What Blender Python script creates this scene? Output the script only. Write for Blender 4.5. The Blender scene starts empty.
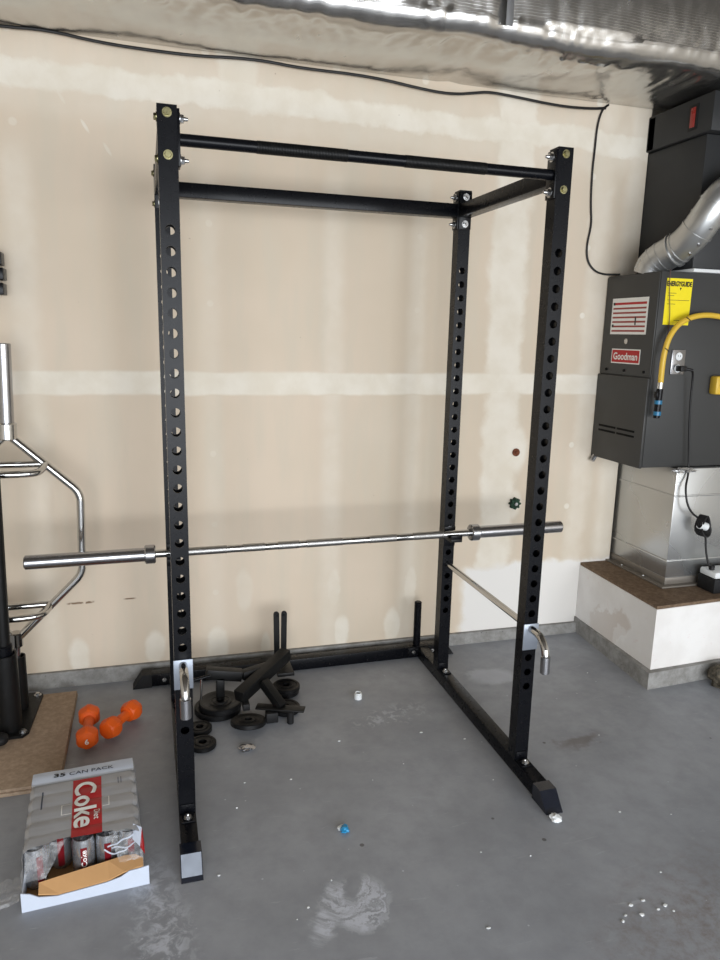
import bpy, bmesh, math, random
from mathutils import Vector, Matrix, noise
random.seed(7)
PI = math.pi
scene = bpy.context.scene
COL = scene.collection

# ------------------------------------------------------------------ colour + node helpers
def s2l(c):
    return tuple(((v/255)/12.92 if v/255 <= .04045 else ((v/255+.055)/1.055)**2.4) for v in c)

class NT:
    def __init__(self, name):
        self.m = bpy.data.materials.new(name); self.m.use_nodes = True
        self.t = self.m.node_tree; self.n = self.t.nodes; self.l = self.t.links
        self.b = self.n['Principled BSDF']
        self.out = self.n['Material Output']
    def link(self, a, b): self.l.new(a, b)
    def put(self, sock, v):
        if hasattr(v, 'is_output'): self.l.new(v, sock)
        elif isinstance(v, tuple) and len(v) == 3 and sock.type == 'RGBA': sock.default_value = (*v, 1)
        else: sock.default_value = v
    def math(self, op, a, b=0.0, c=None, clamp=False):
        n = self.n.new('ShaderNodeMath'); n.operation = op; n.use_clamp = clamp
        self.put(n.inputs[0], a); self.put(n.inputs[1], b)
        if c is not None: self.put(n.inputs[2], c)
        return n.outputs[0]
    def coords(self):
        n = self.n.new('ShaderNodeTexCoord'); s = self.n.new('ShaderNodeSeparateXYZ')
        self.l.new(n.outputs['Object'], s.inputs[0])
        self.co = n.outputs['Object']
        return s.outputs[0], s.outputs[1], s.outputs[2]
    def vec(self, x, y, z=0.0):
        n = self.n.new('ShaderNodeCombineXYZ')
        for i, v in enumerate((x, y, z)): self.put(n.inputs[i], v)
        return n.outputs[0]
    def noise(self, vec=None, scale=5.0, detail=3.0, rough=.55, dist=0.0):
        n = self.n.new('ShaderNodeTexNoise')
        if vec is not None: self.l.new(vec, n.inputs['Vector'])
        n.inputs['Scale'].default_value = scale; n.inputs['Detail'].default_value = detail
        n.inputs['Roughness'].default_value = rough; n.inputs['Distortion'].default_value = dist
        return n.outputs['Fac']
    def voro(self, vec, scale):
        n = self.n.new('ShaderNodeTexVoronoi'); self.l.new(vec, n.inputs['Vector']); n.inputs['Scale'].default_value = scale
        return n.outputs['Distance'], n.outputs['Color']
    def ramp(self, v, lo, hi, a=0.0, b=1.0, smooth=True):
        n = self.n.new('ShaderNodeMapRange'); n.interpolation_type = 'SMOOTHSTEP' if smooth else 'LINEAR'
        self.put(n.inputs[0], v)
        for i, w in zip((1, 2, 3, 4), (lo, hi, a, b)): self.put(n.inputs[i], w)
        return n.outputs[0]
    def mix(self, f, a, b):
        n = self.n.new('ShaderNodeMix'); n.data_type = 'RGBA'
        self.put(n.inputs[0], f); self.put(n.inputs[6], a); self.put(n.inputs[7], b)
        return n.outputs[2]
    def band(self, v, c, hw, soft):
        d = self.math('ABSOLUTE', self.math('SUBTRACT', v, c))
        return self.ramp(d, hw+soft, max(hw-soft, 0))
    def ell(self, x, y, cx, cy, rx, ry, rot=0.0, soft=.3):
        dx = self.math('SUBTRACT', x, cx); dy = self.math('SUBTRACT', y, cy)
        c, s = math.cos(rot), math.sin(rot)
        u = self.math('ADD', self.math('MULTIPLY', dx, c/rx), self.math('MULTIPLY', dy, s/rx))
        v = self.math('ADD', self.math('MULTIPLY', dx, -s/ry), self.math('MULTIPLY', dy, c/ry))
        d = self.math('SQRT', self.math('ADD', self.math('MULTIPLY', u, u), self.math('MULTIPLY', v, v)))
        return self.ramp(d, 1+soft, 1-soft)
    def bump(self, h, strength=.3, dist=.01):
        n = self.n.new('ShaderNodeBump'); n.inputs['Strength'].default_value = strength; n.inputs['Distance'].default_value = dist
        self.put(n.inputs['Height'], h); self.l.new(n.outputs[0], self.b.inputs['Normal'])
    def set(self, **k):
        names = dict(color='Base Color', rough='Roughness', metal='Metallic', spec='Specular IOR Level', alpha='Alpha',
                     trans='Transmission Weight', ior='IOR', coat='Coat Weight', coatr='Coat Roughness')
        for a, v in k.items(): self.put(self.b.inputs[names[a]], v)
        return self.m

def M(name, rgb, rough=.5, metal=0.0, spec=.5, vary=.06, nscale=40.0, bump=0.0, coat=0.0, rvary=.05):
    t = NT(name); t.coords()
    lin = s2l(rgb)
    nz = t.noise(t.co, nscale, 4)
    col = t.mix(nz, tuple(v*(1-vary) for v in lin), tuple(min(1, v*(1+vary)) for v in lin))
    t.set(color=col, rough=t.ramp(nz, .3, .7, rough-rvary, rough+rvary), metal=metal, spec=spec, coat=coat, coatr=.1)
    if bump: t.bump(t.noise(t.co, nscale*3, 3), bump, .002)
    return t.m

# ------------------------------------------------------------------ mesh builder
OFF = {}          # object name -> world location of its root
class MB:
    def __init__(s): s.bm = bmesh.new()
    def _xf(s, vs, mtx):
        if mtx is not None: bmesh.ops.transform(s.bm, matrix=mtx, verts=vs)
    def box(s, lo, hi, bev=0.0, mtx=None, seg=2):
        r = bmesh.ops.create_cube(s.bm, size=1.0); vs = r['verts']
        for v in vs:
            v.co = Vector([(lo[i]+hi[i])/2 + v.co[i]*(hi[i]-lo[i]) for i in range(3)])
        if bev > 0:
            es = list({e for v in vs for e in v.link_edges})
            rr = bmesh.ops.bevel(s.bm, geom=es, offset=bev, segments=seg, affect='EDGES', profile=.5)
            vs = list({v for f in rr['faces'] for v in f.verts} | {v for v in vs if v.is_valid})
        s._xf(vs, mtx); return s
    def bar(s, p0, p1, w, h, up=(0, 0, 1), bev=.002):
        p0, p1 = Vector(p0), Vector(p1); d = p1-p0; L = d.length; d.normalize()
        u = Vector(up); x = d.cross(u).normalized(); z = x.cross(d)
        m = Matrix((x, d, z)).transposed().to_4x4(); m.translation = p0
        return s.box((-w/2, 0, -h/2), (w/2, L, h/2), bev, m)
    def prism(s, pts, z0, z1, mtx=None):
        lo = [s.bm.verts.new((x, y, z0)) for x, y in pts]; hi = [s.bm.verts.new((x, y, z1)) for x, y in pts]
        n = len(pts)
        s.bm.faces.new(lo[::-1]); s.bm.faces.new(hi)
        for i in range(n): s.bm.faces.new((lo[i], lo[(i+1) % n], hi[(i+1) % n], hi[i]))
        s._xf(lo+hi, mtx); return s
    def lathe(s, prof, seg=24, mtx=None, closed=False):
        rings = []
        for r, z in prof:
            if r < 1e-6: rings.append([s.bm.verts.new((0, 0, z))])
            else: rings.append([s.bm.verts.new((r*math.cos(2*PI*i/seg), r*math.sin(2*PI*i/seg), z)) for i in range(seg)])
        pairs = list(zip(rings, rings[1:]))
        if closed: pairs.append((rings[-1], rings[0]))
        for a, b in pairs:
            for i in range(seg):
                j = (i+1) % seg
                if len(a) == 1 and len(b) == 1: continue
                if len(a) == 1: s.bm.faces.new((a[0], b[j], b[i]))
                elif len(b) == 1: s.bm.faces.new((a[i], a[j], b[0]))
                else: s.bm.faces.new((a[i], a[j], b[j], b[i]))
        s._xf([v for r in rings for v in r], mtx); return s
    def cyl(s, p0, p1, r, seg=20, r1=None, bev=.0):
        p0, p1 = Vector(p0), Vector(p1); d = p1-p0; L = d.length
        m = d.to_track_quat('Z', 'Y').to_matrix().to_4x4(); m.translation = p0
        r1 = r if r1 is None else r1
        b = min(bev, r*.5, L*.4)
        pr = [(0, 0), (r-b, 0), (r, b), (r1, L-b), (r1-b, L), (0, L)] if b > 0 else [(0, 0), (r, 0), (r1, L), (0, L)]
        return s.lathe(pr, seg, m)
    def pipe(s, p0, p1, ro, ri, seg=28):
        p0, p1 = Vector(p0), Vector(p1); d = p1-p0; L = d.length
        m = d.to_track_quat('Z', 'Y').to_matrix().to_4x4(); m.translation = p0
        return s.lathe([(ri, 0), (ro, 0), (ro, L), (ri, L)], seg, m, closed=True)
    def tube(s, pts, r, seg=10, smooth=0, rfun=None):
        P = [Vector(p) for p in pts]
        for _ in range(smooth):
            Q = [P[0]]
            for a, b in zip(P, P[1:]): Q += [a*.75+b*.25, a*.25+b*.75]
            P = Q+[P[-1]]
        T = [(P[min(i+1, len(P)-1)]-P[max(i-1, 0)]).normalized() for i in range(len(P))]
        nrm = T[0].orthogonal().normalized(); rings = []
        for i, p in enumerate(P):
            nrm = (nrm-T[i]*nrm.dot(T[i])).normalized(); b = T[i].cross(nrm)
            rr = r if rfun is None else rfun(i/(len(P)-1))
            rings.append([s.bm.verts.new(p+(nrm*math.cos(2*PI*k/seg)+b*math.sin(2*PI*k/seg))*rr) for k in range(seg)])
        for a, b in zip(rings, rings[1:]):
            for k in range(seg): s.bm.faces.new((a[k], a[(k+1) % seg], b[(k+1) % seg], b[k]))
        s.bm.faces.new(rings[0][::-1]); s.bm.faces.new(rings[-1]); return s
    def raw(s, verts, faces, mtx=None):
        vs = [s.bm.verts.new(v) for v in verts]
        for f in faces:
            try: s.bm.faces.new([vs[i] for i in f])
            except ValueError: pass
        s._xf(vs, mtx); return s
    def ball(s, c, rad, mtx=None, sub=2, jit=0.0):
        r = bmesh.ops.create_icosphere(s.bm, subdivisions=sub, radius=1)
        for v in r['verts']:
            k = 1+jit*(noise.noise(v.co*2.3+Vector(c)*31))
            v.co = Vector(c)+Vector([v.co[i]*k*rad[i] for i in range(3)])
        s._xf(r['verts'], mtx); return s
    def build(s, name, mat, parent=None, smooth=True, recalc=True):
        off = OFF.get(parent.name, Vector()) if parent else Vector()
        if recalc: bmesh.ops.recalc_face_normals(s.bm, faces=s.bm.faces)
        for v in s.bm.verts: v.co -= off
        me = bpy.data.meshes.new(name); s.bm.to_mesh(me); s.bm.free()
        o = bpy.data.objects.new(name, me); COL.objects.link(o); me.materials.append(mat)
        if smooth:
            for p in me.polygons: p.use_smooth = True
            try: me.set_sharp_from_angle(angle=math.radians(35))
            except Exception: pass
        if parent: o.parent = parent; OFF[o.name] = off
        return o

def thing(name, label, cat, loc, group=None):
    o = bpy.data.objects.new(name, None); COL.objects.link(o); o.location = loc
    o.empty_display_size = .05
    o['label'] = label; o['category'] = cat
    if group: o['group'] = group
    OFF[o.name] = Vector(loc); return o
def tag(o, label, cat, group=None, kind=None):
    o['label'] = label; o['category'] = cat
    if group: o['group'] = group
    if kind: o['kind'] = kind
    return o
def struct(o, label=None, cat=None):
    o['kind'] = 'structure'
    if label: o['label'] = label
    if cat: o['category'] = cat
    return o
def rebase(o):
    """put the origin of a one-mesh thing at its base"""
    vs = [v.co.copy() for v in o.data.vertices]
    c = Vector((sum(v.x for v in vs)/len(vs), sum(v.y for v in vs)/len(vs), min(v.z for v in vs)))
    for v in o.data.vertices: v.co -= c
    o.location = c
    return o

def text_geo(body, size, bold=0.0, spacing=1.0):
    cu = bpy.data.curves.new('t', 'FONT'); cu.body = body; cu.size = size; cu.offset = bold; cu.space_character = spacing
    cu.align_x = 'CENTER'; cu.align_y = 'CENTER'; cu.resolution_u = 6
    ob = bpy.data.objects.new('t', cu); COL.objects.link(ob)
    bpy.context.view_layer.update()
    ev = ob.evaluated_get(bpy.context.evaluated_depsgraph_get()); me = ev.to_mesh()
    V = [v.co.copy() for v in me.vertices]; F = [tuple(p.vertices) for p in me.polygons]
    ev.to_mesh_clear(); bpy.data.objects.remove(ob); bpy.data.curves.remove(cu)
    xs = [v.x for v in V]; ys = [v.y for v in V]
    cx, cy = (min(xs)+max(xs))/2, (min(ys)+max(ys))/2
    return [(v.x-cx, v.y-cy) for v in V], F, max(xs)-min(xs), max(ys)-min(ys)
def text_part(name, body, w, h, mapf, mat, parent, bold=0.0, spacing=1.0):
    V, F, tw, th = text_geo(body, 1.0, bold, spacing)
    m = MB(); m.raw([mapf(x*w/tw, y*h/th) for x, y in V], F)
    return m.build(name, mat, parent, smooth=False, recalc=False)

# ------------------------------------------------------------------ materials
BLACK = M('black_powder_coat', (11, 12, 16), .28, 0, .17, .04, 60, .03, 0, .01)
BLACK_MATTE = M('black_matte_steel', (17, 17, 17), .42, 0, .25, .15, 50, .08)
IRON = M('black_cast_iron', (15, 15, 16), .42, 0, .28, .2, 70, .25)
RUBBER = M('black_rubber', (22, 22, 23), .6, 0, .3, .1, 60)
GLOSSY = M('glossy_black_plastic', (16, 22, 34), .16, 0, .6, .04, 40, 0, 0, .02)
CABLE = M('black_cable', (20, 18, 18), .5, 0, .4, .1, 60)
CHROME = M('chrome', (196, 195, 193), .13, 1, .5, 0, 8, 0, 0, .005)
STEEL = M('brushed_steel', (172, 172, 175), .25, 1, .5, 0, 8, 0, 0, .01)
ZINC = M('zinc_bolt', (150, 144, 108), .32, 1, .5, .1, 90)
SILVER = M('silver_bolt', (190, 190, 190), .28, 1, .5, .1, 90)
PLATE_SHEEN_M = M('zinc_and_cap_sheen', (150, 157, 168), .42, .6, .5, .05, 60)  # zinc of the stop plates, also the sheen drawn on the left foot cap
KNURL = M('knurled_steel', (168, 166, 163), .36, 1, .5, .1, 400, .3)
FURN = M('charcoal_enamel', (59, 59, 58), .42, 0, .33, .03, 8)
FURN2 = M('dark_cabinet', (44, 45, 46), .45, 0, .3, .04, 8)
DARK = M('dark_void', (10, 10, 10), .8, 0, .2)
WHITE = M('white_print', (232, 232, 228), .5)
RED = M('red_print', (176, 24, 30), .4, 0, .4, .03)
DRED = M('red_stripe_print', (150, 60, 52), .5)
YEL = M('yellow_print', (236, 216, 12), .5)
INK = M('black_print', (18, 18, 16), .5)
GREYINK = M('grey_print', (60, 68, 86), .5)
HOSE = M('yellow_hose', (214, 176, 58), .4, 0, .5, .05)
BLUE = M('blue_plastic', (30, 110, 150), .35)
ORANGE = M('orange_neoprene', (226, 92, 18), .5, 0, .4, .1, 30, .1)
TAN = M('corrugated_card', (196, 152, 104), .75, 0, .2, .06, 25)
CARD = M('white_card', (196, 204, 218), .5, 0, .4, .03)
WPLAST = M('white_plastic', (225, 228, 228), .35)
WIRE = M('dark_red_wire', (70, 30, 25), .5)
SLATE = M('foil_tape', (200, 200, 200), .3, .9)

def galvanised():
    t = NT('galvanised_sheet'); x, y, z = t.coords()
    d, c = t.voro(t.co, 26.0); n = t.noise(t.co, 3, 1)
    sep = t.n.new('ShaderNodeSeparateColor'); t.link(c, sep.inputs[0])
    v = t.math('ADD', t.math('MULTIPLY', sep.outputs[0], 0.0), t.math('MULTIPLY', n, .2))
    col = t.mix(v, s2l((184, 185, 184)), s2l((216, 216, 214)))
    t.set(color=col, metal=.85, rough=t.ramp(n, .3, .7, .24, .36))
    t.bump(t.noise(t.co, 3.0, 1), .12, .02)
    return t.m
GALV = galvanised()

def foil():
    t = NT('scrim_foil'); x, y, z = t.coords()
    n = t.noise(t.vec(t.math('MULTIPLY', x, 2.2), y, z), 9, 5, .6)
    n2 = t.noise(t.co, 34, 2, .5, .3)
    gx = t.math('ABSOLUTE', t.math('SINE', t.math('MULTIPLY', x, PI/.008)))
    gy = t.math('ABSOLUTE', t.math('SINE', t.math('MULTIPLY', t.math('ADD', y, z), PI/.008)))
    g = t.math('MAXIMUM', t.ramp(gx, .9, 1.0), t.ramp(gy, .9, 1.0))
    h = t.math('ADD', t.math('MULTIPLY', n2, .4), t.math('MULTIPLY', g, .10))
    h = t.math('ADD', h, t.math('MULTIPLY', n, .6))
    t.set(color=t.mix(n, s2l((178, 176, 172)), s2l((212, 210, 206))), metal=.95, rough=t.ramp(n, .3, .75, .17, .28))
    t.bump(h, .13, .008)
    return t.m
FOIL = foil()

def wall_mat():
    t = NT('taped_drywall'); x, y, z = t.coords()
    w1 = t.math('MULTIPLY', t.math('SUBTRACT', t.noise(t.co, 3.5, 4, .6), .5), .09)
    w2 = t.math('MULTIPLY', t.math('SUBTRACT', t.noise(t.co, 16, 4, .6), .5), .05)
    xd = t.math('ADD', x, t.math('MULTIPLY', w2, .6)); zd = t.math('ADD', z, t.math('MULTIPLY', w1, .55))
    zd2 = t.math('ADD', t.math('ADD', z, w1), w2)
    xd2 = t.math('ADD', t.math('ADD', x, w1), w2)
    big = t.noise(t.co, 1.4, 3); fine = t.noise(t.co, 220, 2)
    streak = t.noise(t.vec(t.math('MULTIPLY', x, 7.0), z, 0.0), 1.6, 3)
    paper = t.mix(t.ramp(big, .3, .7), s2l((208, 193, 172)), s2l((217, 201, 181)))
    paper = t.mix(t.ramp(streak, .4, .75, 0, .5), paper, s2l((204, 195, 177)))
    masks = []
    def add(m, k=1.0): masks.append(t.math('MULTIPLY', m, k))
    ztop = t.math('ADD', zd2, t.math('MULTIPLY', t.math('ADD', x, 0), 0.012))
    add(t.band(ztop, 2.316, .050, .016), 1.0)                      # upper taped seam
    add(t.band(ztop, 2.300, .11, .05), .35)
    add(t.band(t.math('ADD', z, t.math('MULTIPLY', w1, .3)), 1.237, .046, .008), .95)   # horizontal seam at 4 ft
    # stud strips
    for c, hw, k in ((-.49, .045, .45), (.18, .035, .25), (.68, .040, .45), (1.05, .035, .38)):
        add(t.math('MULTIPLY', t.band(xd, c, hw, .03), t.ramp(z, 2.15, 2.0)), k)
    add(t.band(xd2, 1.475, .085, .02), .85)                        # vertical joint
    add(t.band(xd2, 1.92, .05, .03), .5)
    add(t.band(xd, 2.08, .05, .03), .55)
    add(t.math('MULTIPLY', t.band(xd, .297, .075, .02), t.ramp(z, 2.24, 2.28)), .8)
    # dabs of compound near the bottom
    for cx, cz, rx, rz, k in ((-.378, .12, .038, .075, .9), (-.075, .125, .04, .07, .8), (.185, .11, .045, .09, .85), (.395, .09, .02, .06, .8),
                              (.739, .115, .036, .08, .85), (.983, .125, .038, .08, .85), (.70, .335, .032, .09, .6), (1.065, .31, .03, .10, .6),
                              (.30, .35, .035, .09, .35), (1.43, .12, .06, .07, .9), (1.565, .925, .055, .11, .9), (1.562, .67, .05, .07, .7),
                              (1.50, 1.55, .06, .3, .35)):
        add(t.ell(xd, zd, cx, cz, rx, rz, 0, .25), k)
    low = t.math('MULTIPLY', t.ramp(t.math('ADD', zd2, 0), .40, .36), t.ramp(xd2, 1.30, 1.36))
    add(low, .95)
    # screw dots
    for cx in (-.49, .18, .68, 1.05, 1.86):
        dz = t.math('ABSOLUTE', t.math('SUBTRACT', t.math('FRACT', t.math('DIVIDE', t.math('ADD', z, .1), .3)), .5))
        dd = t.math('SQRT', t.math('ADD', t.math('POWER', t.math('SUBTRACT', x, cx), 2), t.math('POWER', t.math('MULTIPLY', dz, .3), 2)))
        add(t.ramp(dd, .018, .010), .9 if cx > 1.5 else .5)
    for cx, cz in ((-.325, 2.243), (-.252, 2.158), (-.178, 2.085)): add(t.ell(x, z, cx, cz, .006, .024, .55, .3), .7)
    m = masks[0]
    for k in masks[1:]: m = t.math('MAXIMUM', m, k)
    mud = t.mix(t.ramp(t.noise(t.co, 9, 4), .3, .7), s2l((222, 213, 196)), s2l((231, 224, 210)))
    # bottom-right compound is whiter
    mud = t.mix(low, mud, s2l((232, 229, 224)))
    col = t.mix(m, paper, mud)
    # tear in the paper line + pencil marks
    tl = t.math('MULTIPLY', t.band(zd, .348, .004, .002), t.math('MULTIPLY', t.band(x, -.36, .05, .01), t.ramp(t.noise(t.co, 45, 2), .45, .6)))
    tl = t.math('MAXIMUM', tl, t.math('MULTIPLY', t.band(z, .352, .003, .002), t.band(x, -.17, .02, .01)))
    col = t.mix(tl, col, s2l((130, 108, 88)))
    sp = t.ramp(t.noise(t.co, 60, 2, .5), .77, .80)
    col = t.mix(t.math('MULTIPLY', sp, .5), col, s2l((150, 130, 110)))
    t.set(color=col, rough=.85, spec=.2)
    t.bump(t.math('ADD', t.math('MULTIPLY', m, .6), t.math('MULTIPLY', fine, .06)), .25, .004)
    return t.m
WALL = wall_mat()

def floor_mat():
    t = NT('painted_concrete'); x, y, z = t.coords()
    n1 = t.noise(t.co, 2.2, 5, .6); n2 = t.noise(t.co, 14, 5, .65); n3 = t.noise(t.co, 90, 3)
    wob = t.math('MULTIPLY', t.math('SUBTRACT', t.noise(t.co, 11, 5, .65), .5), .16)
    xd = t.math('ADD', x, wob); yd = t.math('SUBTRACT', y, wob)
    base = t.mix(t.ramp(n1, .3, .7), s2l((138, 141, 147)), s2l((157, 160, 166)))
    base = t.mix(t.ramp(n2, .35, .8, 0, .4), base, s2l((127, 129, 133)))
    # bare / brown worn patches towards the right front
    br = t.math('MULTIPLY', t.ell(xd, yd, 1.28, -.78, .34, .22, .3, .7), t.ramp(t.noise(t.co, 24, 5, .75), .36, .75))
    base = t.mix(t.math('MULTIPLY', br, .6), base, s2l((106, 86, 70)))
    br2 = t.math('MULTIPLY', t.ell(xd, yd, 1.41, .09, .10, .03, .2, .6), .6)
    base = t.mix(br2, base, s2l((98, 88, 82)))
    w = []
    fl = t.noise(t.vec(t.math('MULTIPLY', x, 2.0), t.math('MULTIPLY', y, 2.0), 0.0), 16, 5, .7, .6)
    w.append(t.math('MULTIPLY', t.ell(xd, yd, -.08, -.42, .06, .25, .12, .7), t.ramp(fl, .42, .62, 0, .65)))   # powder streak
    w.append(t.math('MULTIPLY', t.ell(xd, yd, .78, .42, .14, .05, .2, .7), t.ramp(fl, .48, .62, 0, .5)))
    w.append(t.math('MULTIPLY', t.ell(xd, yd, 1.32, .63, .10, .06, .1, .4), .4))
    # white swirl left by a wiped spill: a hooked crescent with a notch
    wv = t.math('MULTIPLY', t.math('SUBTRACT', t.noise(t.co, 22, 4, .6), .5), .06)
    xs = t.math('ADD', x, wv); ys = t.math('SUBTRACT', y, wv)
    out = t.ell(xs, ys, .415, -.437, .072, .092, -.35, .2)
    hole = t.ell(xs, ys, .412, -.372, .022, .060, -.35, .35)
    tail = t.ell(xs, ys, .332, -.445, .034, .095, -.55, .4)
    dx = t.math('SUBTRACT', xd, .385); dy = t.math('SUBTRACT', yd, -.37)
    ang = t.math('ARCTAN2', dy, dx); rad = t.math('SQRT', t.math('ADD', t.math('MULTIPLY', dx, dx), t.math('MULTIPLY', dy, dy)))
    sw = t.noise(t.vec(t.math('MULTIPLY', rad, 70.0), t.math('MULTIPLY', ang, 1.0), 0.0), 1.0, 5, .65)
    body = t.math('MULTIPLY', t.math('MAXIMUM', out, tail), t.math('SUBTRACT', 1.0, hole))
    w.append(t.math('MULTIPLY', body, t.ramp(sw, .36, .60, .08, .85)))
    # fine scratches
    sc = t.noise(t.vec(t.math('MULTIPLY', x, 3.0), t.math('MULTIPLY', y, 24.0), 0.0), 2.0, 5, .7, 1.5)
    w.append(t.ramp(sc, .62, .74, 0, .26))
    d, c = t.voro(t.co, 16.0)
    sep = t.n.new('ShaderNodeSeparateColor'); t.link(c, sep.inputs[0])
    w.append(t.math('MULTIPLY', t.ramp(d, .055, .04), t.ramp(sep.outputs[0], .72, .74, 0, .6)))
    m = w[0]
    for k in w[1:]: m = t.math('MAXIMUM', m, k)
    col = t.mix(m, base, s2l((204, 208, 218)))
    d2, c2 = t.voro(t.co, 9.0)
    sep2 = t.n.new('ShaderNodeSeparateColor'); t.link(c2, sep2.inputs[0])
    dk = t.math('MULTIPLY', t.ramp(d2, .07, .05), t.ramp(sep2.outputs[1], .8, .82, 0, .7))
    col = t.mix(dk, col, s2l((60, 54, 50)))
    t.set(color=col, rough=t.ramp(n2, .3, .7, .40, .55), spec=.45)
    t.bump(t.math('ADD', t.math('MULTIPLY', n2, .5), t.math('MULTIPLY', n3, .15)), .18, .006)
    return t.m
FLOOR = floor_mat()

def plaster(name, a, b, patch):
    t = NT(name); x, y, z = t.coords()
    wob = t.math('MULTIPLY', t.math('SUBTRACT', t.noise(t.co, 12, 4, .6), .5), .14)
    col = t.mix(t.ramp(t.noise(t.co, 6, 4), .35, .7), s2l(a), s2l(b))
    if patch:
        yd = t.math('ADD', y, wob); zd = t.math('ADD', z, wob)
        p = t.math('MULTIPLY', t.ell(yd, zd, .0, .15, .17, .075, -.3, .1), t.ramp(t.math('SUBTRACT', -.46, x), -.03, 0))
        p2 = t.ell(yd, zd, -.08, .13, .07, .04, -.3, .2)
        col = t.mix(t.math('MULTIPLY', p, .8), col, s2l((203, 192, 182)))
        col = t.mix(t.math('MULTIPLY', p2, .6), col, s2l(b))
    pk = t.ramp(t.noise(t.co, 26, 4, .7, 1.2), .62, .68)
    col = t.mix(t.math('MULTIPLY', pk, .25), col, s2l((214, 186, 182)))
    t.set(color=col, rough=.75, spec=.25); t.bump(t.noise(t.co, 30, 4), .12, .004)
    return t.m
PLASTER = plaster('white_plaster', (226, 223, 219), (236, 234, 231), True)
INTERIOR = plaster('interior_wall', (214, 206, 192), (222, 214, 202), False)

def concrete():
    t = NT('bare_concrete'); t.coords()
    n = t.noise(t.co, 18, 6, .7); n2 = t.noise(t.co, 70, 3)
    col = t.mix(t.ramp(n, .3, .7), s2l((126, 124, 120)), s2l((158, 157, 154)))
    col = t.mix(t.ramp(n2, .68, .72, 0, .7), col, s2l((80, 76, 72)))
    t.set(color=col, rough=.85, spec=.2); t.bump(n, .4, .01); return t.m
CONC = concrete()
def board_mat(name, a, b):
    t = NT(name); t.coords(); n = t.noise(t.co, 60, 5, .7); n1 = t.noise(t.co, 6, 3)
    col = t.mix(t.ramp(n, .35, .7), s2l(a), s2l(b)); col = t.mix(t.ramp(n1, .5, .8, 0, .35), col, s2l(a))
    t.set(color=col, rough=.75, spec=.2); t.bump(n, .15, .002); return t.m
BOARD = board_mat('particle_board_wood', (152, 132, 112), (176, 154, 132))
OSB = board_mat('brown_deck_board', (100, 82, 66), (132, 112, 92))
ROCK = board_mat('mossy_stone', (58, 54, 46), (108, 100, 86))
GREENK = board_mat('green_knob', (24, 44, 34), (58, 84, 66))
RUST = board_mat('rusty_plug', (90, 48, 34), (130, 80, 56))

def wrap_mat():
    t = NT('printed_silver_film'); t.coords(); n = t.noise(t.co, 22, 4)
    t.set(color=t.mix(n, s2l((150, 152, 157)), s2l((172, 174, 179))), rough=.28, metal=.25, spec=.6)
    t.bump(t.noise(t.vec(*[t.math('MULTIPLY', v, k) for v, k in zip(t.coords(), (6.0, 40.0, 10.0))]), 1.0, 4), .3, .006)
    return t.m
WRAP = wrap_mat()
def film_mat():
    t = NT('clear_film'); t.coords(); n = t.noise(t.co, 40, 4, .6, .5)
    t.set(color=(.85, .87, .9), rough=.15, spec=.8, alpha=t.ramp(n, .35, .75, .10, .45))
    t.bump(t.noise(t.co, 50, 4, .6, 1.0), .6, .006); return t.m
FILM = film_mat()
CAN = M('can_aluminium', (176, 178, 182), .25, .8, .5, .04, 30)
MAROON = M('can_red', (120, 18, 28), .35, .2)
REDGLOW = M('red_lens', (150, 38, 32), .3)

# ------------------------------------------------------------------ room shell
def plane_box(name, lo, hi, mat, label=None, cat=None):
    m = MB(); m.box(lo, hi); return struct(m.build(name, mat, smooth=False), label, cat)
YW = .985
plane_box('floor', (-2.6, -7.5, -.12), (3.6, 1.4, 0), FLOOR, 'painted grey concrete garage floor with white scuffs and specks', 'floor')
plane_box('wall_back', (-2.6, YW, 0), (2.130, YW+.12, 2.85), WALL, 'unpainted taped drywall wall behind the rack', 'wall')
plane_box('wall_alcove', (2.0, 1.25, 0), (3.6, 1.37, 2.85), INTERIOR, 'wall of the recess behind the furnace', 'wall')
plane_box('wall_left', (-2.72, -4.6, 0), (-2.6, YW+.12, 2.85), INTERIOR, 'left side wall of the garage', 'wall')
plane_box('wall_right', (3.6, -4.6, 0), (3.72, 1.37, 2.85), INTERIOR, 'right side wall of the garage', 'wall')
CEIL = plaster('dimmed_ceiling_board', (92, 86, 78), (104, 98, 90), False)  # shade put into the colour so the foil reflects a dim ceiling and header
plane_box('ceiling', (-2.72, -4.6, 2.85), (3.72, 1.37, 2.95), CEIL, 'garage ceiling over the duct, toned dark as unlit', 'ceiling')
plane_box('wall_front', (-2.72, -4.72, 2.2), (3.72, -4.6, 2.95), CEIL, 'header wall over the open garage door', 'wall')
m = MB()
m.raw([(-2.6, .965, 0), (1.965, .955, 0), (1.965, .99, 0), (-2.6, .99, 0), (-2.6, .972, .078), (1.965, .966, .048), (1.965, .99, .048), (-2.6, .99, .078)],
      [(0, 1, 2, 3), (4, 5, 6, 7), (0, 1, 5, 4), (1, 2, 6, 5), (2, 3, 7, 6), (3, 0, 4, 7)])
struct(m.build('baseboard_back', CONC, smooth=False), 'bare concrete stem curb along the foot of the drywall', 'curb')

# furnace platform
pl = thing('trim_platform', 'white plastered furnace platform with brown board top in corner', 'platform', (2.4, .7, 0)); pl['kind'] = 'structure'
foot = [(1.910, .355), (1.957, 1.0), (1.957, 1.24), (3.4, 1.24), (3.4, .45)]
body = [(1.938, .383), (1.962, 1.0), (1.962, 1.24), (3.4, 1.24), (3.4, .46)]
m = MB(); m.prism(foot, 0, .075); m.build('curb', CONC, pl, smooth=False)
m = MB(); m.prism(body, .075, .345); m.build('plaster_side', PLASTER, pl, smooth=False)
m = MB(); m.prism([(1.942, .387), (1.966, 1.0), (1.966, 1.24), (3.4, 1.24), (3.4, .464)], .345, .358); m.build('deck_board', OSB, pl, smooth=False)

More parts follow.
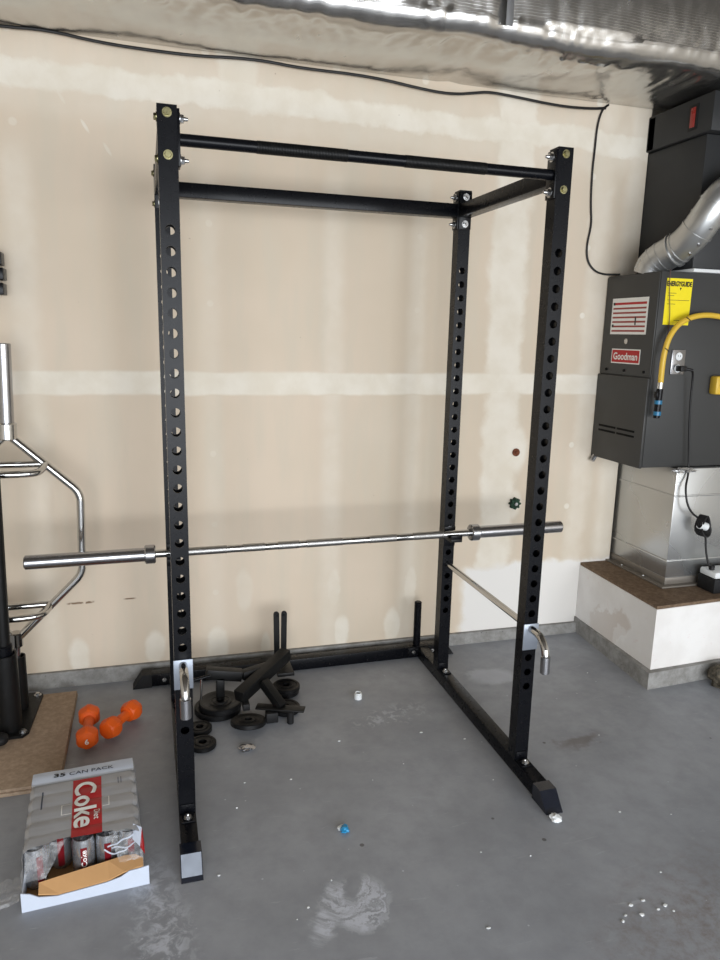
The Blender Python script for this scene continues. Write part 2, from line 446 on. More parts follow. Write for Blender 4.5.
# ------------------------------------------------------------------ foil duct
def duct():
    t = thing('air_duct', 'foil wrapped air duct running overhead along the back wall', 'duct', (.4, .75, 2.45))
    prof = []
    for i in range(34): prof.append((.984-(.984-.585)*i/33, 2.453, 0))
    for i in range(1, 9):
        a = PI/2*i/8; prof.append((.585-.065*math.sin(a), 2.518-.065*math.cos(a), 1))
    for i in range(1, 24): prof.append((.52, 2.512+.30*i/23, 2))
    X0, X1, NX = -2.4, 3.4, 560
    V = []; 
    for i in range(NX+1):
        x = X0+(X1-X0)*i/NX
        for j, (y, z, k) in enumerate(prof):
            s = max(0, 1-abs(x-1.15)/.05)
            p = Vector((x, y, z))
            edge = math.exp(-((y-.56)/.10)**2) if k < 2 else math.exp(-((z-2.5)/.06)**2)
            big = (.014 if k < 2 else .008)*noise.noise(Vector((x*2.3, y*5, z*4)))
            puck = ((.010 if k == 0 else .005)*edge+(.0025 if k < 2 else .001))*noise.noise(Vector((x*26+3*noise.noise(Vector((x*3, y*4, 0))), y*6, z*6)))
            fine = (.0028 if k == 0 else .0010)*(edge+.3)*noise.noise(Vector((x*60, y*38, z*38)))
            near = min(1, (.984-y)/.05) if k == 0 else 1
            d = (big+puck+fine)*near
            pull = s*.006
            if k == 0: p.z += -abs(.018*math.sin(PI*min(1, (.984-y)/.40)))*.6 + d + pull
            elif k == 1: p.z += d*.7; p.y += -d*.7+pull
            else: p.y += d*.8+pull-(.012*math.sin(PI*min(1, (z-2.512)/.3)))
            V.append(p)
    n = len(prof); F = []
    for i in range(NX):
        for j in range(n-1): F.append((i*n+j, (i+1)*n+j, (i+1)*n+j+1, i*n+j+1))
    base = len(V)
    # closed top and back so the duct is a solid box
    for i in range(NX+1):
        x = X0+(X1-X0)*i/NX; V.append(Vector((x, .984, 2.812)))
    for i in range(NX):
        F.append((i*n+n-1, (i+1)*n+n-1, base+i+1, base+i)); F.append((base+i, base+i+1, (i+1)*n, i*n))
    m = MB(); m.raw(V, F); m.build('foil_wrap', FOIL, t)
    m = MB(); m.box((1.150, .497, 2.49), (1.176, .501, 2.82), .0005); m.build('hanger_strap', M('dull_zinc_strap', (112, 112, 112), .5, .6), t)
duct()

# ------------------------------------------------------------------ power rack
P, S, H = .0508, .0480, 1.9787
W, D, YF = 1.0968, .667, -.011
Z0 = 1.6900; RH = .0508; hh = S/2
HOLES = [Z0-i*P for i in range(28)]
def upright(x, y, z0, z1, name, parent):
    """square steel tube with a row of punched holes through front and back"""
    m = MB(); bm = m.bm; th = .003; R = .0125; NS = 20
    hi = hh-th
    def q(*pts): bm.faces.new([bm.verts.new(Vector(p)) for p in pts])
    for yo, yi in ((y-hh, y-hi), (y+hh, y+hi)):
        for yy, half in ((yo, hh), (yi, hi)):
            lim = HOLES[-1]-P/2, HOLES[0]+P/2
            q((x-half, yy, z0), (x+half, yy, z0), (x+half, yy, lim[0]), (x-half, yy, lim[0]))
            q((x-half, yy, lim[1]), (x+half, yy, lim[1]), (x+half, yy, z1), (x-half, yy, z1))
            for hz in HOLES:
                sq, ci = [], []
                for k in range(NS):
                    a = 2*PI*(k+.5)/NS; c, s = math.cos(a), math.sin(a); f = 1/max(abs(c), abs(s))
                    sq.append(bm.verts.new((x+half*c*f, yy, hz+P/2*s*f))); ci.append(bm.verts.new((x+R*c, yy, hz+R*s)))
                for k in range(NS):
                    j = (k+1) % NS; bm.faces.new((sq[k], sq[j], ci[j], ci[k]))
                for sx, sz in ((1, 1), (-1, 1), (-1, -1), (1, -1)):      # corners of the cell
                    cand = sorted(range(NS), key=lambda k: (sq[k].co.x-(x+sx*half))**2+(sq[k].co.z-(hz+sz*P/2))**2)[:2]
                    cv = bm.verts.new((x+sx*half, yy, hz+sz*P/2)); bm.faces.new((sq[cand[0]], cv, sq[cand[1]]))
        for hz in HOLES:
            for k in range(NS):
                a, b = 2*PI*(k+.5)/NS, 2*PI*(k+1.5)/NS
                q((x+R*math.cos(a), yo, hz+R*math.sin(a)), (x+R*math.cos(b), yo, hz+R*math.sin(b)),
                  (x+R*math.cos(b), yi, hz+R*math.sin(b)), (x+R*math.cos(a), yi, hz+R*math.sin(a)))
    for sx in (-1, 1):
        for half in (hh, hi):
            q((x+sx*half, y-half, z0), (x+sx*half, y+half, z0), (x+sx*half, y+half, z1), (x+sx*half, y-half, z1))
    for zz in (z0, z1):
        q((x-hh, y-hh, zz), (x+hh, y-hh, zz), (x+hh, y+hh, zz), (x-hh, y+hh, zz))
    bmesh.ops.remove_doubles(bm, verts=bm.verts, dist=1e-5)
    return m.build(name, BLACK, parent, smooth=False)

rack = thing('power_rack', 'tall black steel power rack with punched uprights and pull up bar', 'power rack', (W/2, D/2, 0))
for x, y in ((0, YF), (W, YF), (0, D), (W, D)):
    upright(x, y, RH, H, 'upright', rack)
def bolt(p, n, mat, r=.0085, h=.006, washer=True, stud=0.0):
    p, n = Vector(p), Vector(n).normalized(); m = MB()
    if washer: m.cyl(p, p+n*.0018, r*1.35, 18)
    m.cyl(p+n*.0015, p+n*(.0015+h), r, 6, bev=.001)
    if stud: m.cyl(p+n*(h), p+n*(h+stud), r*.55, 12, r1=r*.42, bev=.001)
    return m.build('bolt', mat, rack)
for x in (0, W):
    m = MB(); m.box((x-hh, -.20, .002), (x+hh, .875, RH), .002); m.build('base_rail', BLACK, rack)
    # sloped front end
    m = MB()
    a = .029
    m.raw([(x-a, -.255, 0), (x+a, -.255, 0), (x+a, -.165, 0), (x-a, -.165, 0), (x-a, -.248, .008), (x+a, -.248, .008),
           (x-a, -.208, .053), (x+a, -.208, .053), (x+a, -.165, .053), (x-a, -.165, .053)],
          [(0, 1, 2, 3), (0, 1, 5, 4), (4, 5, 7, 6), (6, 7, 8, 9), (2, 3, 9, 8), (0, 4, 6, 9, 3), (1, 2, 8, 7, 5)])
    fc = m.build('foot_cap', GLOSSY, rack, smooth=False)
    if x == 0:  # sky reflection on the left cap, drawn as a pale metal quad
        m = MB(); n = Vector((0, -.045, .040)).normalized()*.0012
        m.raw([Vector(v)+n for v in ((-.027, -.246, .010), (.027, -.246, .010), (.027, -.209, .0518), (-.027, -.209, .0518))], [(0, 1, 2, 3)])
        fp = m.build('cap_sheen', PLATE_SHEEN_M, fc, smooth=False); fp['label'] = 'painted silver sheen on foot cap'
    # angle brackets at the foot of each upright
    for y in (YF, D):
        m = MB(); m.box((x-.02, y-hh-.046, RH), (x+.02, y-hh, RH+.004), .001); m.box((x-.02, y-hh-.004, RH), (x+.02, y-hh, RH+.03), .001)
        m.build('foot_bracket', BLACK, rack)
        bolt((x, y-hh-.026, RH+.004), (0, 0, 1), SILVER, .0095, .007, stud=.006)
# rear stabiliser
m = MB(); m.box((-.125, .877, .002), (1.205, .928, .053), .002); m.build('rear_stabilizer', BLACK, rack)
for sx, x in ((-1, -.125), (1, 1.205)):
    m = MB(); a, b = .873, .932
    m.raw([(x-sx*.03, a, 0), (x-sx*.03, b, 0), (x+sx*.045, b, 0), (x+sx*.045, a, 0), (x-sx*.03, a, .056), (x-sx*.03, b, .056), (x+sx*.008, b, .056), (x+sx*.008, a, .056)],
          [(0, 1, 2, 3), (4, 5, 6, 7), (0, 1, 5, 4), (2, 3, 7, 6), (0, 3, 7, 4), (1, 2, 6, 5)])
    m.build('foot_cap', RUBBER, rack, smooth=False)
for x in (0, W):
    for dx in (-.045, .045): bolt((x+dx, .877, .03), (0, -1, 0), SILVER, .0095, .007, stud=.006)
    m = MB(); m.box((x-.07, .872, .006), (x+.07, .877, .05), .001); m.build('joint_plate', BLACK, rack)
m = MB(); m.cyl((1.075, .90, .053), (1.075, .90, .262), .0165, 20, bev=.003); m.build('plate_peg', BLACK, rack)
# top side beams + flanges
ZB = 1.906
for x in (0, W):
    m = MB(); m.box((x-hh, YF+hh+.005, ZB-hh), (x+hh, D-hh-.005, ZB+hh), .002)
    m.box((x-hh, YF+hh, ZB-.066), (x+hh, YF+hh+.005, ZB+.066), .001); m.box((x-hh, D-hh-.005, ZB-.066), (x+hh, D-hh, ZB+.066), .001)
    m.build('side_beam', BLACK, rack)
    for dz in (-.048, .048):
        bolt((x, YF-hh, ZB+dz+.006), (0, -1, 0), ZINC, .0085, .006)
        bolt((x, D-hh-.005, ZB+dz), (0, -1, 0), SILVER, .0095, .007, stud=.008)
m = MB(); m.box((hh+.005, D-hh, ZB-hh), (W-hh-.005, D+hh, ZB+hh), .002)
for s, x in ((1, hh), (-1, W-hh)): m.box((min(x, x+s*.005), D-hh, ZB-.066), (max(x, x+s*.005), D+hh, ZB+.066), .001)
m.build('rear_beam', BLACK, rack)
m = MB(); m.cyl((hh+.005, YF, ZB), (W-hh-.005, YF, ZB), .0150, 24); pb = m.build('pull_up_bar', BLACK, rack)
for s, x in ((1, hh), (-1, W-hh)):
    m = MB(); m.box((min(x, x+s*.006), YF-hh, ZB-.066), (max(x, x+s*.006), YF+hh, ZB+.066), .001); m.build('flange', BLACK, pb)
for a, b in ((.22, .46), (.62, .86)):
    m = MB()
    k = int((b-a)/.004)
    for i in range(k):
        x = a+i*.004
        mt = Matrix.Translation((x, YF, ZB)) @ Matrix.Rotation(PI/2, 4, 'Y')
        m.lathe([(.0150, 0), (.0161, .001), (.0161, .003), (.0150, .004)], 18, mt)
    m.build('grip_knurl', BLACK_MATTE, pb)
for y in (YF, D):
    for s, x in ((1, hh+.006), (-1, W-hh-.006)):
        for dz in (-.048, .048): bolt((x, y, ZB+dz), (s, 0, 0), SILVER, .0105, .009, stud=.012)
    for s, x in ((-1, -hh), (1, W+hh)):
        for dz in (-.048, .048): bolt((x, y, ZB+dz), (s, 0, 0), ZINC, .0085, .006)

# ------------------------------------------------------------------ safeties
for x, lab in ((0, 'chrome safety rod with bent handle through the left pair of uprights'), (W, 'chrome safety rod with bent handle through the right pair of uprights')):
    z = HOLES[23]
    t = thing('safety_bar', lab, 'safety bar', (x, 0, z-.13), 'safety rods of the rack')
    m = MB(); m.cyl((x, YF-hh-.004, z), (x, D+.03, z), .0112, 18, bev=.002); m.build('rod', CHROME, t)
    pts = [(x, YF-hh-.004, z), (x, YF-.065, z)]
    for i in range(1, 9):
        a = PI/2*i/8; pts.append((x, YF-.065-.058*math.sin(a), z-.058+.058*math.cos(a)-.0))
    pts.append((x, YF-.125, z-.10))
    m = MB(); m.tube(pts, .0125, 16); m.build('handle', CHROME, t)
    m = MB(); m.cyl((x, YF-.1235, z-.05), (x, YF-.1255, z-.108), .0150, 18, bev=.002); m.build('grip_sleeve', STEEL, t)
    m = MB(); m.box((x-.0265, YF-hh-.005, z-.072), (x+.0265, YF-hh-.0005, z+.017), .0008); m.build('stop_plate', PLATE_SHEEN_M, t)

# ------------------------------------------------------------------ J hooks
def zb(x): return .6600+(x-.55)*.0060        # height of the bar's axis, a little higher at the far end
for x, lab in ((0, 'black j hook holding the bar on the left rear upright'), (W, 'black j hook holding the bar on the right rear upright')):
    t = thing('j_hook', lab, 'bar hook', (x, D-hh, .62), 'j hooks under the barbell')
    yb = D-hh; q = zb(x)-.0145-.0005-.6475
    m = MB(); m.box((x-.024, yb-.006, .600+q), (x+.024, yb-.0003, .682+q), .001); m.build('back_plate', BLACK, t)
    m = MB(); m.box((x-.024, yb-.076, .635+q), (x+.024, yb-.006, .6475+q), .001); m.build('cradle', BLACK_MATTE, t)
    m = MB(); m.box((x-.024, yb-.076, .6475+q), (x+.024, yb-.069, .664+q), .001); m.build('lip', BLACK, t)
    m = MB(); m.cyl((x, yb-.003, HOLES[20]), (x, yb+.03, HOLES[20]), .0112, 16); m.build('peg', STEEL, t)

# ------------------------------------------------------------------ barbell
YB, ZBAR = .600, .6600
t = thing('barbell', 'long chrome barbell without plates resting across the rack', 'barbell', (.55, YB, ZBAR))
m = MB(); m.cyl((-.09, YB, zb(-.09)), (1.21, YB, zb(1.21)), .0145, 24); sh = m.build('shaft', CHROME, t)
for a, b in ((.0, .19), (.23, .33), (.36, .46), (.47, .63), (.72, .85), (.9, 1.05)):
    m = MB(); m.pipe((a+.02, YB, zb(a+.02)), (b, YB, zb(b)), .0150, .0144, 24); m.build('knurling', KNURL, sh)
for s, xa, xb in ((-1, -.082, -.493), (1, 1.188, 1.586)):
    m = MB(); m.cyl((xa, YB, zb(xa)), (xb, YB, zb(xb)), .0247, 28, bev=.002); sl = m.build('sleeve', STEEL, t)
    m = MB(); m.cyl((xa-s*.020, YB, zb(xa-s*.02)), (xa+s*.018, YB, zb(xa+s*.018)), .034, 28, bev=.004); m.build('collar', STEEL, sl)
    m = MB(); m.cyl((xb, YB, zb(xb)), (xb+s*.002, YB, zb(xb)), .020, 24); m.build('end_cap', RUBBER, sl)

# ------------------------------------------------------------------ trap bar, holder, board at the left
m = MB(); m.box((-.95, .255, 0), (-.381, .875, .0115), .0008); bo = m.build('lower_sheet', BOARD)
bt = thing('particle_board', 'tan particle board sheet on floor beneath the bar holder', 'board', (-.66, .56, 0))
bo.parent = bt; bo.data.transform(Matrix.Translation(-Vector((-.66, .56, 0)))); OFF[bo.name] = Vector((-.66, .56, 0))
m = MB(); m.box((-.95, .262, .0118), (-.383, .875, .022), .0008); m.build('upper_sheet', BOARD, bt)

ht = thing('bar_holder', 'black upright bar holder with two tubes bolted to a base plate', 'bar holder', (-.63, .70, .022))
m = MB(); m.prism([(-.80, .56), (-.535, .56), (-.518, .585), (-.505, .86), (-.52, .88), (-.80, .88)], .0222, .032); m.build('base_plate', BLACK_MATTE, ht, smooth=False)
m = MB(); m.pipe((-.585, .625, .032), (-.585, .625, .318), .041, .034); m.build('tube', BLACK_MATTE, ht)
m = MB(); m.pipe((-.570, .775, .032), (-.570, .775, .240), .027, .022); m.build('tube', BLACK_MATTE, ht)
for x, y in ((-.537, .585), (-.524, .855)):
    m = MB(); m.cyl((x, y, .032), (x, y, .034), .014, 16); m.cyl((x, y, .034), (x, y, .042), .009, 6, bev=.001); m.build('bolt', SILVER, ht)
m = MB(); m.ball((-.60, .53, .045), (.028, .03, .022)); rebase(m.build('rubber_foot', RUBBER)); o = bpy.data.objects['rubber_foot']; tag(o, 'black rubber lump at picture edge in front of the bar holder', 'rubber foot')

bl = thing('straight_bar', 'plain black straight bar standing in the front holder tube', 'bar', (-.585, .625, .034))
m = MB(); m.cyl((-.590, .625, .034), (-.575, .625, .95), .0225, 22, bev=.003); m.build('shaft', BLACK_MATTE, bl)
m = MB(); m.cyl((-.5875, .625, .30), (-.5865, .625, .352), .031, 22, bev=.003); m.build('collar', BLACK, bl)

TY = .77
def lean(p): # the bar leans a touch
    x, y, z = p; return (x+.028*(z-.4), y, z)
tb = thing('trap_bar', 'chrome hexagonal trap bar standing on end by the wall', 'trap bar', (-.555, TY, .04))
AX = -.566; R0 = .0145
hexa = [(AX, TY, 1.075), (AX+.235, TY, .855), (AX+.235, TY, .545), (AX, TY, .305), (AX-.235, TY, .545), (AX-.235, TY, .855)]
def rounded(pts, rr=.03, closed=True):
    out = []
    n = len(pts)
    for i in range(n):
        a, b, c = Vector(pts[i-1]), Vector(pts[i]), Vector(pts[(i+1) % n])
        u, v = (a-b).normalized(), (c-b).normalized()
        p, q = b+u*rr, b+v*rr
        for k in range(6):
            s = k/5; out.append(p*(1-s)**2+b*2*s*(1-s)+q*s*s)
    return out
for side, pts in ((1, hexa[0:4]), (-1, [hexa[0], hexa[5], hexa[4], hexa[3]])):
    inner = rounded(pts, .035)[6:18]
    path = [lean(pts[0])]+[lean(v) for v in inner]+[lean(pts[3])]
    m = MB(); m.tube(path, R0, 16); m.build('frame', CHROME, tb)
for za, zb, zc in ((1.090, 1.388, 1.0), (.290, .060, 0.0)):
    m = MB(); m.cyl(lean((AX, TY, za)), lean((AX, TY, zb)), .0250 if zc else .0125, 26, bev=.003); sl = m.build('sleeve', STEEL, tb)
    zm = 1.055 if zc else .335
    m = MB(); m.cyl(lean((AX, TY, zm)), lean((AX, TY, zm+(.06 if zc else -.055))), .033 if zc else .024, 26, bev=.004); m.build('collar', CHROME, sl)
for z, zf in ((.965, .945), (.435, .420)):
    hx = .120
    m = MB(); m.cyl(lean((AX-hx, TY, z)), lean((AX+hx, TY, z)), .0125, 16); m.build('crossbar', CHROME, tb)
    m = MB(); m.tube([lean((AX-hx, TY, z)), lean((AX-hx+.01, TY-.055, zf)), lean((AX-hx+.05, TY-.085, zf)), lean((AX+hx-.05, TY-.085, zf)), lean((AX+hx-.01, TY-.055, zf)), lean((AX+hx, TY, z))], .0125, 14, smooth=2)
    m.build('handle', CHROME, tb)
# black rack blocks peeking in at the left edge
br = thing('wall_bar_rack', 'black wall hook strip just peeking in at the left edge', 'hook rack', (-.60, .985, 1.55))
m = MB(); m.box((-.66, .955, 1.50), (-.60, .9845, 1.74), .002); m.build('back_strip', BLACK, br)
for z0, z1, x in ((1.655, 1.70, -.544), (1.604, 1.646, -.540), (1.553, 1.594, -.543)):
    m = MB(); m.box((-.66, .885, z0), (x, .956, z1), .003); m.build('hook', BLACK, br)

# ------------------------------------------------------------------ dumbbells
def dumbbell(p0, p1, label, digit=False, hr=.0420):
    p0, p1 = Vector(p0), Vector(p1); d = (p1-p0).normalized()
    t = thing('dumbbell', label, 'dumbbell', ((p0+p1)/2-Vector((0, 0, .045))), 'orange dumbbells')
    ob = []
    for c, s in ((p0, -1), (p1, 1)):
        m = MB(); mt = d.to_track_quat('Z', 'Y').to_matrix().to_4x4(); mt.translation = c
        hl = .032
        m.lathe([(0, -hl), (hr*.62, -hl), (hr*.80, -hl*.90), (hr, -hl*.35), (hr, hl*.35), (hr*.80, hl*.90), (hr*.62, hl), (0, hl)], 6, mt @ Matrix.Rotation(PI/6, 4, 'Z'))
        bmesh.ops.bevel(m.bm, geom=[e for e in m.bm.edges], offset=.004, segments=2, affect='EDGES')
        ob.append(m.build('head', ORANGE, t))
    m = MB(); m.cyl(p0, p1, .0175, 18); m.build('grip', ORANGE, t)
    if digit:
        x = Vector((1, 0, 0)); c = p0-d*.0328; x = (x-d*x.dot(d)).normalized(); y = (-d).cross(x)
        text_part('weight_mark', '6', .013, .020, lambda a, b: c+x*a+y*b, WHITE, ob[0], .02)
dumbbell((-.314, .472, .0455), (-.318, .622, .0455), 'orange hex dumbbell with white 6 facing forward, nearer the board', True)
dumbbell((-.238, .522, .0425), (-.170, .626, .0425), 'orange hex dumbbell lying at an angle, nearer the rack', hr=.0405)

# ------------------------------------------------------------------ soda can case
def case():
    CX, CY, A = -.284, -.035, math.radians(3.7)
    MT = Matrix.Translation((CX, CY, 0)) @ Matrix.Rotation(A, 4, 'Z')
    g = lambda x, y, z: tuple(MT @ Vector((x, y, z)))
    t = thing('can_case', 'torn silver and red plastic wrapped case of soda cans', 'can case', (CX, CY, 0))
    hx, hy = .152, .207
    m = MB(); m.box((-.146, -hy+.0035, .0), (.146, hy-.006, .003), 0, MT); tr = m.build('tray', TAN, t, smooth=False)
    def wallq(pts, th=.003):
        m = MB(); n = len(pts)
        a = [g(*p) for p in pts]
        nrm = (Vector(a[1])-Vector(a[0])).cross(Vector((0, 0, 1))).normalized()*th
        b = [tuple(Vector(v)-nrm) for v in a]
        F = [tuple(range(n)), tuple(range(n, 2*n))[::-1]]+[(i, (i+1) % n, n+(i+1) % n, n+i) for i in range(n)]
        m.raw(a+b, F); return m
    # front wall torn low in the middle
    prof = [(-.148, .055), (-.127, .048), (-.107, .034), (-.065, .026), (.005, .030), (.055, .033), (.09, .040), (.112, .052), (.138, .053), (.161, .056)]
    # build the front wall as strips so the torn line stays clean
    m = MB(); V = []; F = []
    for i, (x, z) in enumerate(prof):
        V += [g(x, -hy, 0), g(x, -hy, z), g(x, -hy+.003, 0), g(x, -hy+.003, z)]
    for i in range(len(prof)-1):
        a, b = 4*i, 4*i+4
        F += [(a, b, b+1, a+1), (a+2, b+2, b+3, a+3), (a+1, b+1, b+3, a+3)]
    m.raw(V, F); m.build('tray_front', CARD, t, smooth=False)
    for s in (-1, 1):
        m = MB(); m.box((s*.1445-.0015, -hy+.0035, .003), (s*.1445+.0015, hy-.008, .05), 0, MT); m.build('tray_side', CARD, t, smooth=False)
    # tan flap folded back inside
    top = [(-.108, -.176, .052), (-.06, -.168, .052), (0, -.163, .055), (.06, -.160, .060), (.10, -.158, .064), (.13, -.165, .066), (.148, -.180, .063)]
    bot = [(-.108, -.2025, .040), (-.06, -.2025, .028), (0, -.2025, .031), (.06, -.2025, .036), (.10, -.2025, .050), (.13, -.2025, .055), (.148, -.2025, .056)]
    m = MB(); V = [g(*p) for p in top+bot]+[g(p[0], p[1], p[2]-.003) for p in top+bot]; n = len(top); F = []
    for i in range(n-1):
        F += [(i, i+1, n+i+1, n+i), (2*n+i, 2*n+i+1, 3*n+i+1, 3*n+i), (i, i+1, 2*n+i+1, 2*n+i), (n+i, n+i+1, 3*n+i+1, 3*n+i)]
    m.raw(V, F); fo = m.build('torn_flap', TAN, t, smooth=False); fo['label'] = 'torn brown cardboard flap'
    # printed film over the cans
    def top_z(x, y):
        k = abs(math.sin(PI*(y+.204)/.0585))
        z = .1225+.0035*k**.6+.002*noise.noise(Vector((x*14, y*30, 3)))
        return z
    def front_y(x): return -.130+.012*math.sin((x+.1)*18)-.008*noise.noise(Vector((x*40, 0, 0)))
    NU, NV = 44, 64; V = []; F = []
    for j in range(NV+1):
        v = j/NV
        row = []
        for i in range(NU+1):
            u = i/NU
            # cross section: left skirt, top, right skirt
            if u < .18: k = u/.18; x0, z0 = -1, k
            elif u > .82: k = (1-u)/.18; x0, z0 = 1, k
            else: x0 = -1+2*(u-.18)/.64; z0 = 1
            yb = .203
            xx = x0*.146
            y = front_y(xx)*(1-v)+yb*v
            sc = abs(math.sin(PI*(y+.204)/.0585))**.5
            wx = (.1400+.0065*sc)+.006*(1-z0)
            r = .012
            x = x0*wx
            zt = top_z(x, y)
            if z0 < 1: z = .004+(zt-.010-.004)*z0; x += math.copysign(.002, x0)*noise.noise(Vector((z*40, y*30, 1)))
            else:
                ex = max(0, abs(x0)-.90)/.10
                z = zt-.010*ex**2
            row.append(g(x, y, z))
        V += row
    n = NU+1
    for j in range(NV):
        for i in range(NU): F.append((j*n+i, j*n+i+1, (j+1)*n+i+1, (j+1)*n+i))
    m = MB(); m.raw(V, F)
    # back end
    b0 = NV*n
    m.bm.verts.ensure_lookup_table()
    V2 = [m.bm.verts[b0+i] for i in range(n)]
    m.bm.faces.new(V2)
    wr = m.build('printed_wrap', WRAP, t)
    def onto(x, y, dz=.0012): return g(x, y, top_z(x, y)+dz)
    def patch(name, x0, x1, y0, y1, mat, dz, parent=wr):
        m = MB(); nx, ny = 14, max(2, int(abs(y1-y0)/.004)); V = []; F = []
        for j in range(ny+1):
            for i in range(nx+1): V.append(onto(x0+(x1-x0)*i/nx, y0+(y1-y0)*j/ny, dz))
        for j in range(ny):
            for i in range(nx): F.append((j*(nx+1)+i, j*(nx+1)+i+1, (j+1)*(nx+1)+i+1, (j+1)*(nx+1)+i))
        m.raw(V, F); return m.build(name, mat, parent)
    lt = patch('title_strip', -.143, .142, .137, .203, CARD, .0008); lt['label'] = 'pale title strip'
    text_part('title_text', '35', .032, .017, lambda a, b: onto(a-.068, b+.171, .0022), INK, wr, .035)
    text_part('title_text', 'CAN PACK', .126, .0155, lambda a, b: onto(a+.022, b+.169, .0022), GREYINK, wr, .008)
    rp = patch('red_panel', -.029, .049, -.128, .131, RED, .0010); rp['label'] = 'red brand panel'
    text_part('brand_text', 'Coke', .205, .060, lambda a, b: onto(b+.006, -a+.008, .0040), WHITE, wr, .02)
    text_part('brand_text', 'Diet', .044, .016, lambda a, b: onto(b+.036, -a-.050, .0040), WHITE, wr, .01)
    # outline of a can either side of the red panel, small print at far left
    for x0, x1, y0, y1, mt_ in ((-.055, -.031, .020, .0225, WHITE), (-.055, -.031, -.0225, -.020, WHITE), (-.0575, -.055, -.0225, .0225, WHITE),
                           (.051, .067, .026, .0285, WHITE), (.051, .067, -.0165, -.014, WHITE), (.067, .0695, -.0165, .0285, WHITE), (-.112, -.108, .02, .10, GREYINK), (.095, .097, .08, .11, GREYINK), (.103, .105, .08, .11, GREYINK)):
        patch('print_line', x0, x1, y0, y1, mt_, .0012)
    # clear film left on both front corners and a strip hanging off to the left
    for s in (-1, 1):
        V = []; F = []; NN = 14
        for j in range(NN+1):
            v = j/NN
            for i in range(NN+1):
                u = i/NN
                y = -.125-.082*u
                z = .004+(.118-.065*u)*v
                x = s*(.147+.004*noise.noise(Vector((u*6, v*6, s))))
                V.append(g(x, y, z))
        for j in range(NN):
            for i in range(NN): F.append((j*15+i, j*15+i+1, (j+1)*15+i+1, (j+1)*15+i))
        m = MB(); m.raw(V, F); m.build('clear_film', FILM, t)
    V = []; F = []
    for j in range(15):
        for i in range(15):
            u, v = i/14, j/14
            y = -.125-.06*v; x = -.14+.10*u*(1-.5*v)
            z = .122-.055*v**1.2+.004*noise.noise(Vector((u*7, v*7, 5)))
            V.append(g(x, y, z))
    for j in range(14):
        for i in range(14): F.append((j*15+i, j*15+i+1, (j+1)*15+i+1, (j+1)*15+i))
    m = MB(); m.raw(V, F); m.build('clear_film', FILM, t)
    V = []; F = []
    for j in range(15):
        for i in range(15):
            u, v = i/14, j/14
            y = -.128-.062*v; x = .148-.085*u*(1-.3*v)
            z = .122-.052*v**1.2+.006*noise.noise(Vector((u*7, v*7, 8)))
            V.append(g(x, y, z))
    for j in range(14):
        for i in range(14): F.append((j*15+i, j*15+i+1, (j+1)*15+i+1, (j+1)*15+i))
    m = MB(); m.raw(V, F); m.build('clear_film', FILM, t)
    V = []; F = []
    for j in range(15):
        for i in range(21):
            u, v = i/20, j/14
            x = -.153-.13*u; y = -.10-.11*v+.02*u
            z = .006+.030*(1-u)**2*(.4+.6*v)+.010*abs(noise.noise(Vector((u*5, v*5, 9))))
            V.append(g(x, y, z))
    for j in range(14):
        for i in range(20): F.append((j*21+i, j*21+i+1, (j+1)*21+i+1, (j+1)*21+i))
    m = MB(); m.raw(V, F); fl = m.build('loose_film', FILM, t); fl['label'] = 'loose clear film trailing on floor'
    # crumpled white film strands at the right of the opening
    rnd = random.Random(3)
    m = MB()
    for k in range(3):
        a = Vector((.045+rnd.random()*.03, -.15-rnd.random()*.02, .085+rnd.random()*.03))
        pts = [a]
        for q in range(5): pts.append(pts[-1]+Vector((.011+.005*rnd.random(), rnd.uniform(-.012, .010), rnd.uniform(-.018, .012))))
        m.tube([g(*p) for p in pts], .0020, 6, smooth=2)
    m.build('torn_strand', CARD, t)
    # white and red corner print at right front
    m = MB(); m.raw([g(.128, -.122, .128), g(.124, -.160, .110), g(.142, -.176, .094), g(.150, -.132, .118)], [(0, 1, 2, 3)]); m.build('corner_print', CARD, t, smooth=False)
    m = MB(); m.raw([g(.150, -.132, .118), g(.142, -.176, .094), g(.1535, -.178, .070), g(.1545, -.134, .075)], [(0, 1, 2, 3)]); m.build('corner_print', RED, t, smooth=False)
    # cans that show in the torn end
    names = {(0, 1): 'silver soda can at the left end of the open row', (2, 1): 'silver soda can in middle of open row, red script panel facing out',
             (3, 1): 'silver soda can right of middle beside the torn film', (4, 1): 'silver soda can at the right corner behind torn film',
             (1, 2): 'silver soda can set back behind the gap in the open row'}
    for (i, j), lab in names.items():
        x, y = -.119+.0595*i, -.175+.0585*j
        c = Vector(g(x, y, .0032)); ct = thing('soda_can', lab, 'soda can', c, 'cans in the torn case')
        m = MB(); m.lathe([(0, .004), (.020, .004), (.0225, 0), (.0245, .003), (.0288, .012), (.0290, .10), (.0262, .112), (.0258, .1165), (.0250, .1165), (.0245, .112), (0, .112)], 28, Matrix.Translation(c))
        m.build('body', CAN, ct)
        ang0 = -PI/2+(.55 if i in (0,) else .1)
        m = MB(); V = []; F = []
        for q in range(9):
            a = ang0-.28+.56*q/8
            for z in (.014, .098): V.append(c+Vector((.0293*math.cos(a), .0293*math.sin(a), z)))
        for q in range(8): F.append((2*q, 2*q+2, 2*q+3, 2*q+1))
        m.raw(V, F); m.build('red_band', MAROON, ct)
        m = MB(); m.tube([c+Vector((-.004, -.008, .1125)), c+Vector((0, 0, .114)), c+Vector((.003, .006, .1125))], .003, 6); m.build('pull_tab', CAN, ct)
        if (i, j) == (2, 1):
            text_part('brand_text', 'Coke', .050, .014, lambda a, b: c+Vector((.0297*math.cos(ang0-b/.0297), .0297*math.sin(ang0-b/.0297), .066+a)), WHITE, ct, .02)
case()

